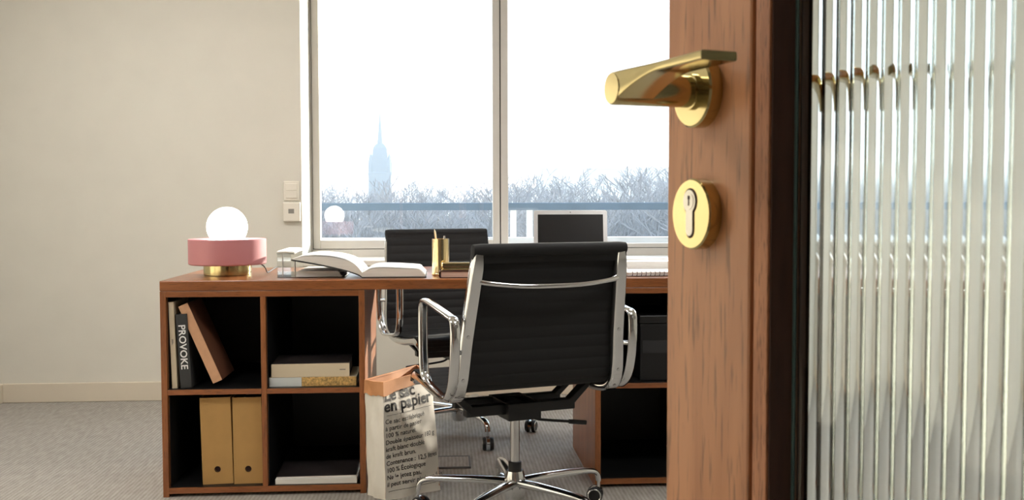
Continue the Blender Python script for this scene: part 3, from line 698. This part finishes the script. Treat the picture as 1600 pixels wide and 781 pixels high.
# ------------------------------------------------------------------ paper bag
A_, B_, C_ = at(574, 773, Z=0), at(603, 783, Z=0), at(689, 765, Z=0); D_ = A_ + C_ - B_
A_.z = B_.z = C_.z = D_.z = 0
bo = Vector(((A_.x+C_.x)/2, (A_.y+C_.y)/2, 0))
bag = tag(empty('paper_bag', bo), 'tall crumpled white paper bag with printed text and brown kraft rim', 'paper bag')
def zrim(u, v): return at(u, v, Y=(A_.y+B_.y)/2).z
top = [at(570, 594, Z=.395), at(598, 598, Z=.395), at(674, 579, Z=.395), at(650, 571, Z=.395)]
HB = sum(t_.z for t_ in top)/4
base = [A_-bo, B_-bo, C_-bo, D_-bo]; tops = [Vector((t_.x, t_.y, t_.z))-bo for t_ in top]
def bagpt(e_, s, h, off=0):
    """edge e_ (0..3), s along it, h height fraction"""
    a0, b0 = base[e_], base[(e_+1) % 4]; a1, b1 = tops[e_], tops[(e_+1) % 4]
    p = a0.lerp(b0, s).lerp(a1.lerp(b1, s), h)
    dv = (b0-a0).normalized(); nn = Vector((dv.y, -dv.x, 0))
    bul = math.sin(PI*s)*(.010*math.sin(PI*min(1, h*1.05)) - .002)
    cr = (noise.noise(Vector((s*2.2+e_*5, h*4.5, 1.7)))*.011 + abs(noise.noise(Vector((s*5+e_*9, h*8, 4.2))))*-.006) * math.sin(PI*min(max(s, .04), .96))**.5
    if h < .18: cr *= 1.6
    return p + nn*(bul+cr+off)
NS = 14; NH = 26
def bag_loops(h0, h1, nh, off):
    ls = []
    for j in range(nh+1):
        h = h0+(h1-h0)*j/nh
        ls.append([bagpt(e_, i/NS, h, off) for e_ in range(4) for i in range(NS)])
    return ls
outer = bag_loops(0, 1.0, NH, 0); m_ = MB(); m_.loft(outer, False); n_ = len(outer[0]); m_.add(outer[0], [tuple(range(n_))]); bm_o = m_.build('bag_body', 'bag', bag, 24)
inner = bag_loops(.02, .995, NH, -.0015); m_ = MB(); m_.loft(inner, False); m_.build('lining', 'kraft', bag, 40)
cuff = []
for j in range(6):
    l_ = []
    for e_ in range(4):
        for i in range(NS):
            s_ = i/NS; hb_ = .884 if e_ == 0 else (.884+.056*s_ if e_ == 1 else (.94 if e_ == 2 else .94-.056*s_))
            l_.append(bagpt(e_, s_, hb_+(1.006-hb_)*j/5, .004))
    cuff.append(l_)
# ragged fold line
for k, p in enumerate(cuff[0]): p.z += .008*noise.noise(Vector((k*.3, 0, 0)))
c2 = [[q.copy() for q in l] for l in bag_loops(.995, 1.006, 1, -.003)]
m_ = MB(); m_.loft(cuff + [c2[1], c2[0]], False); m_.build('folded_cuff', 'kraft', bag, 40)
W_ = (base[2]-base[1]).length; fe = 1
def on_bag(a, b):   # metres from the upper left of the front face
    return bagpt(fe, a/W_, 1-b/HB, .0012)
def bag_text(s, size, a, b, bold=0.0, slope=0.0):
    text_mesh(s, size, lambda x, y: on_bag(a+x, b-y-slope*x), 'printed_text', 'ink', bag, 'LEFT', bold)
bag_text('Le sac', .054, .004, .064, .0013); bag_text('en papier', .054, .002, .100, .0013)
lines = ['Ce sac est fabriqué', 'à partir de papier', '100 % naturel.', 'Double épaisseur 180 g', 'kraft blanc doublé', 'de kraft brun.', 'Contenance : 12,5 litres', '100 % Écologique', 'Ne le jetez pas,', 'il peut servir plusieurs fois']
for i, s in enumerate(lines): bag_text(s, .0215, .006, .141+.0232*i, .0002)
for b in (.113, .366):
    m_ = MB(); n_ = 16
    vs_ = [on_bag(.012+(W_-.03)*k/n_, b) for k in range(n_+1)] + [on_bag(.012+(W_-.03)*k/n_, b+.0012) for k in range(n_+1)]
    m_.add(vs_, [(k, k+1, n_+2+k, n_+1+k) for k in range(n_)]); m_.build('printed_rule', 'ink', bag)

# ------------------------------------------------------------------ floor socket, wall plates
f0, f1 = at(684, 735, Z=0), at(716, 713, Z=0)
e = tag(empty('floor_socket', ((f0.x+f1.x)/2, (f0.y+f1.y)/2, 0)), 'carpeted floor socket lid with dark metal edge under the desk', 'floor socket'); e.location.z = .0005
a_ = .085; box('lid', 'carpet', -a_+.006, a_-.006, -a_+.006, a_-.006, 0, .006, e)
fm = MB()
for q in ((-a_, a_, -a_, -a_+.006), (-a_, a_, a_-.006, a_), (-a_, -a_+.006, -a_+.006, a_-.006), (a_-.006, a_, -a_+.006, a_-.006)): fm.box(*q, 0, .0075)
fm.build('edge_frame', mat('dark_grey_metal', rgb(96, 96, 98), .5), e)
def plate(name, label, u0, v0, u1, v1):
    p0, p1 = at(u0, v1, Y=YW), at(u1, v0, Y=YW); e = tag(empty(name, ((p0.x+p1.x)/2, YW, p0.z)), label, 'switch'); return e, (p1.x-p0.x)/2, p1.z-p0.z
e, h, H = plate('light_switch', 'white rocker light switch plate on the wall beside the window', 443.5, 283, 468, 313)
box('plate', 'switch', -h, h, -.009, -.0002, 0, H, e, .003); box('rocker', 'switch', -h+.012, h-.012, -.013, -.0085, H*.52, H-.012, e, .0015); box('rocker', 'switch', -h+.012, h-.012, -.015, -.0085, .012, H*.48, e, .0015)
e, h, H = plate('thermostat', 'square white thermostat with small grey display below the switch', 443, 316, 470, 346)
box('case', 'switch', -h, h, -.024, -.0002, 0, H, e, .005); box('display', mat('grey_display', rgb(140, 136, 128), .3), -h*.35, h*.3, -.0246, -.0238, H*.42, H*.66, e)

# ------------------------------------------------------------------ door
# leaf frame: t runs from the lock to the hinges, w into the leaf
DT = Vector((.366*RT.x - .9306*FW.x, .366*RT.y - .9306*FW.y, 0)).normalized()
DN = Vector((-DT.y, DT.x, 0))
if DN.dot(Vector((1, 0, 0))) < 0: DN = -DN       # into the leaf, away from the visible face
o0 = CP + RT*.1428 + FW*.75
dorig = Vector((o0.x, o0.y, .008)); door = struct(empty('door_1', dorig))
dm = Matrix(((DT.x, DN.x, 0, 0), (DT.y, DN.y, 0, 0), (0, 0, 1, 0), (0, 0, 0, 1)))
door.matrix_world = Matrix.Translation(dorig) @ dm
flip = dm.to_3x3().determinant() < 0
def dbox(n, m, *a, bev=.001, par=None): return box(n, m, *a, par or door, bev)
T0, T1, TS, TE = -.052, .0614, .667, .785; W0, W1 = 0, .042; DH = 2.06
dbox('stile', 'door', T0, T1, W0, W1, 0, DH, bev=.0025); dbox('stile', 'door', TS, TE, W0, W1, 0, DH, bev=.0025)
dbox('rail', 'door', T1, TS, W0+.0005, W1-.0005, 0, .24); dbox('rail', 'door', T1, TS, W0+.0005, W1-.0005, DH-.115, DH)
g = .0028; BW = .0165
for w0, w1 in ((.0008, .0214), (.0306, W1-.0008)):
    dbox('glazing_bead', 'bead', T1+g, T1+g+BW, w0, w1, .24, DH-.115, bev=.0012); dbox('glazing_bead', 'bead', TS-g-BW, TS-g, w0, w1, .24, DH-.115, bev=.0012)
    dbox('glazing_bead', 'bead', T1+g+BW, TS-g-BW, w0, w1, .24+g, .24+g+BW); dbox('glazing_bead', 'bead', T1+g+BW, TS-g-BW, w0, w1, DH-.115-g-BW, DH-.115-g)
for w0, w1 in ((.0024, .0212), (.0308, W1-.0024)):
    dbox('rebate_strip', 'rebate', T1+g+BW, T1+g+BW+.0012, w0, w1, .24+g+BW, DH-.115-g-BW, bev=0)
dbox('pane_edge_strip', mat('teal_pane_edge', rgb(104, 138, 136), .3), T1+g+BW+.0012, T1+g+BW+.0024, .0205, .0221, .24+g+BW, DH-.115-g-BW, bev=0)  # thin teal strip added to stand for the pane's greenish edge
m_ = MB(); m_.box(T1+.0002, T1+g-.0002, .012, .031, .24, DH-.115); m_.build('groove_backing', 'rebate', door)
# reeded pane
per = .0134; t0, t1 = T1+.006, TS-.006; nr = int((t1-t0)/per); per = (t1-t0)/nr; q = 12
prof = []
for k in range(nr):
    for j in range(q):
        a = j/q; prof.append((t0+(k+a)*per, .0275+.0026*math.sin(PI*a)**.8))
prof.append((t1, .0275))
fr = [(t0, .0226)] + [(t0+(t1-t0)*k/8, .0226) for k in range(1, 9)]
m_ = MB(); zz0, zz1 = .246, DH-.121
vs_ = [Vector((a, b, zz0)) for a, b in prof] + [Vector((a, b, zz1)) for a, b in prof]; n_ = len(prof)
fs_ = [(k, k+1, n_+k+1, n_+k) for k in range(n_-1)]
k0 = len(vs_); vs_ += [Vector((t0, .0224, zz0)), Vector((t1, .0224, zz0)), Vector((t1, .0224, zz1)), Vector((t0, .0224, zz1))]
fs_ += [(k0, k0+3, k0+2, k0+1), (0, n_, k0+3, k0), (n_-1, k0+1, k0+2, 2*n_-1), tuple(range(n_))[::-1] + (k0, k0+1), tuple(range(n_, 2*n_)) + (k0+2, k0+3)]
m_.add(vs_, fs_); m_.build('reeded_pane', 'reed', door, 40)
# hardware on both faces
zh, zk = 1.083-.008, .9925-.008
def hardware(sgn, w):
    f_ = lambda a, b, h: Vector((a, w - sgn*h, b))
    def disc(name, m, z, prof, parent, seg=48):
        mb = MB(); mb.loft([[f_(r*math.cos(2*PI*k/seg), z+r*math.sin(2*PI*k/seg), h) for k in range(seg)] for r, h in prof]); return mb.build(name, m, parent, 35)
    r_ = .0265
    # lever
    rr = .0118; L = []
    secs = []
    def sec(t, n0, n1, zb_, zt_, rad):
        # rounded rectangle section in the (h, z) plane
        pts = []
        for cx_, cz_, a0 in ((n1-rad, zt_-rad, 0), (n0+rad, zt_-rad, 90), (n0+rad, zb_+rad, 180), (n1-rad, zb_+rad, 270)):
            pts += [f_(t, cz_+rad*math.sin(R(a0+22.5*k)), cx_+rad*math.cos(R(a0+22.5*k))) for k in range(5)]
        return pts
    for k in range(9):
        t = -rr*math.cos(PI/2*k/8) if k < 8 else 0
        h = max(.0006, math.sqrt(max(0, rr*rr - t*t))); secs.append(sec(t, .0460, .0765, zh-h, zh+h, min(.002, h*.6)))
    for k in range(1, 15):
        s = k/14; t = .060*s; e_ = s*s*(3-2*s)
        zb_ = zh - math.sqrt(max(0, rr*rr-min(t, rr)**2))*(1-min(1, t/rr)) if False else zh - rr*(1-s)**1.7 + (rr-.006)*(1-(1-s)**1.7)
        n0 = .0462; secs.append(sec(t, min(n0, .0465), .0765-.004*e_, zb_, zh+rr, .0016))
    secs.append(sec(.112, .0465, .0725, zh+rr-.006, zh+rr, .0014))
    mb = MB(); mb.loft(secs); lev = mb.build('lever_handle', 'brass', door, 32)
    # round neck under the blade
    mb = MB(); mb.loft([[f_(rc_*math.cos(2*PI*k/32), zh+rc_*math.sin(2*PI*k/32), h) for k in range(32)] for rc_, h in ((rr, .0118), (rr*1.005, .0755), (rr*.93, .0768))]); mb.build('neck', 'brass', lev, 35)
    disc('rosette', 'brass', zh, ((r_, 0), (r_, .0092), (r_-.0015, .0105), (.0135, .0105), (.0135, .0132), (.0122, .0136)), lev)
    # escutcheon with euro cylinder
    esc = disc('escutcheon', 'brass', zk, ((r_, 0), (r_, .0092), (r_-.0012, .0105)), door)
    ky = .0095
    def keyhole(rc_, sw, ln):
        pts = []; a0 = math.asin(sw/rc_)
        for k in range(25):
            a = -PI/2 + a0 + (2*PI-2*a0)*k/24; pts.append((rc_*math.cos(a), ky+rc_*math.sin(a)))
        for k in range(9):
            a = PI + PI*k/8; pts.append((sw*math.cos(a), -ln+sw*math.sin(a)))
        return [(a*.98, b+zk) for a, b in pts]
    mb = MB(); mb.prism(keyhole(.0098, .0056, .0125), .0101, .0108, f_); mb.build('keyhole_edge', 'rebate', esc)
    mb = MB(); mb.prism(keyhole(.0085, .0046, .0118), .0102, .0116, f_); mb.build('lock_cylinder', 'nickel', esc, 30)
    mb = MB(); mb.loft([[f_(.0062*math.cos(2*PI*k/20), zk+ky+.0062*math.sin(2*PI*k/20), h) for k in range(20)] for h in (.0115, .0119)]); mb.build('cylinder_plug', 'nickel', esc, 30)
    mb = MB(); mb.prism([(-.0008, zk+ky-.0032), (.0008, zk+ky-.0032), (.0007, zk+ky+.001), (.0016, zk+ky+.002), (.0013, zk+ky+.0042), (-.0013, zk+ky+.0042), (-.0016, zk+ky+.002), (-.0007, zk+ky+.001)], .0118, .0121, f_); mb.build('key_slot', 'hole', esc)
hardware(1, W0); hardware(-1, W1)
# jamb of the doorway
jm = MB()
for a in ((DX0, DX0+.03, 0, 2.1), (DX1-.03, DX1, 0, 2.1), (DX0+.03, DX1-.03, 2.075, 2.1)): jm.box(a[0], a[1], YE-.13, YE+.0, a[2], a[3])
struct(jm.build('trim_3', 'door'))

# ------------------------------------------------------------------ fill lights added out of view (office and corridor)
M['panel'] = emit('fill_glow', (1, .985, .965, 1), 10.5)
def fill_light(x, y, label, grp):
    e = tag(empty('fill_light_panel', (x, y, ZC)), label, 'light', grp)
    box('fill_face', 'panel', -.28, .28, -.28, .28, -.028, -.022, e); box('housing', 'switch', -.30, .30, -.30, .30, -.022, -.0005, e)
for x, y in ((-1.3, 1.7), (-1.3, 3.7), (1.2, 1.7), (1.2, 3.7)): fill_light(x, y, 'unseen square fill light added on the office ceiling', 'added office fill lights')  # glowing panels added to brighten the room beyond what the sky gives
fill_light(-1.6, -1.0, 'unseen square fill light added on the corridor ceiling', 'added corridor fill lights')  # extra panel behind the camera, added as fill
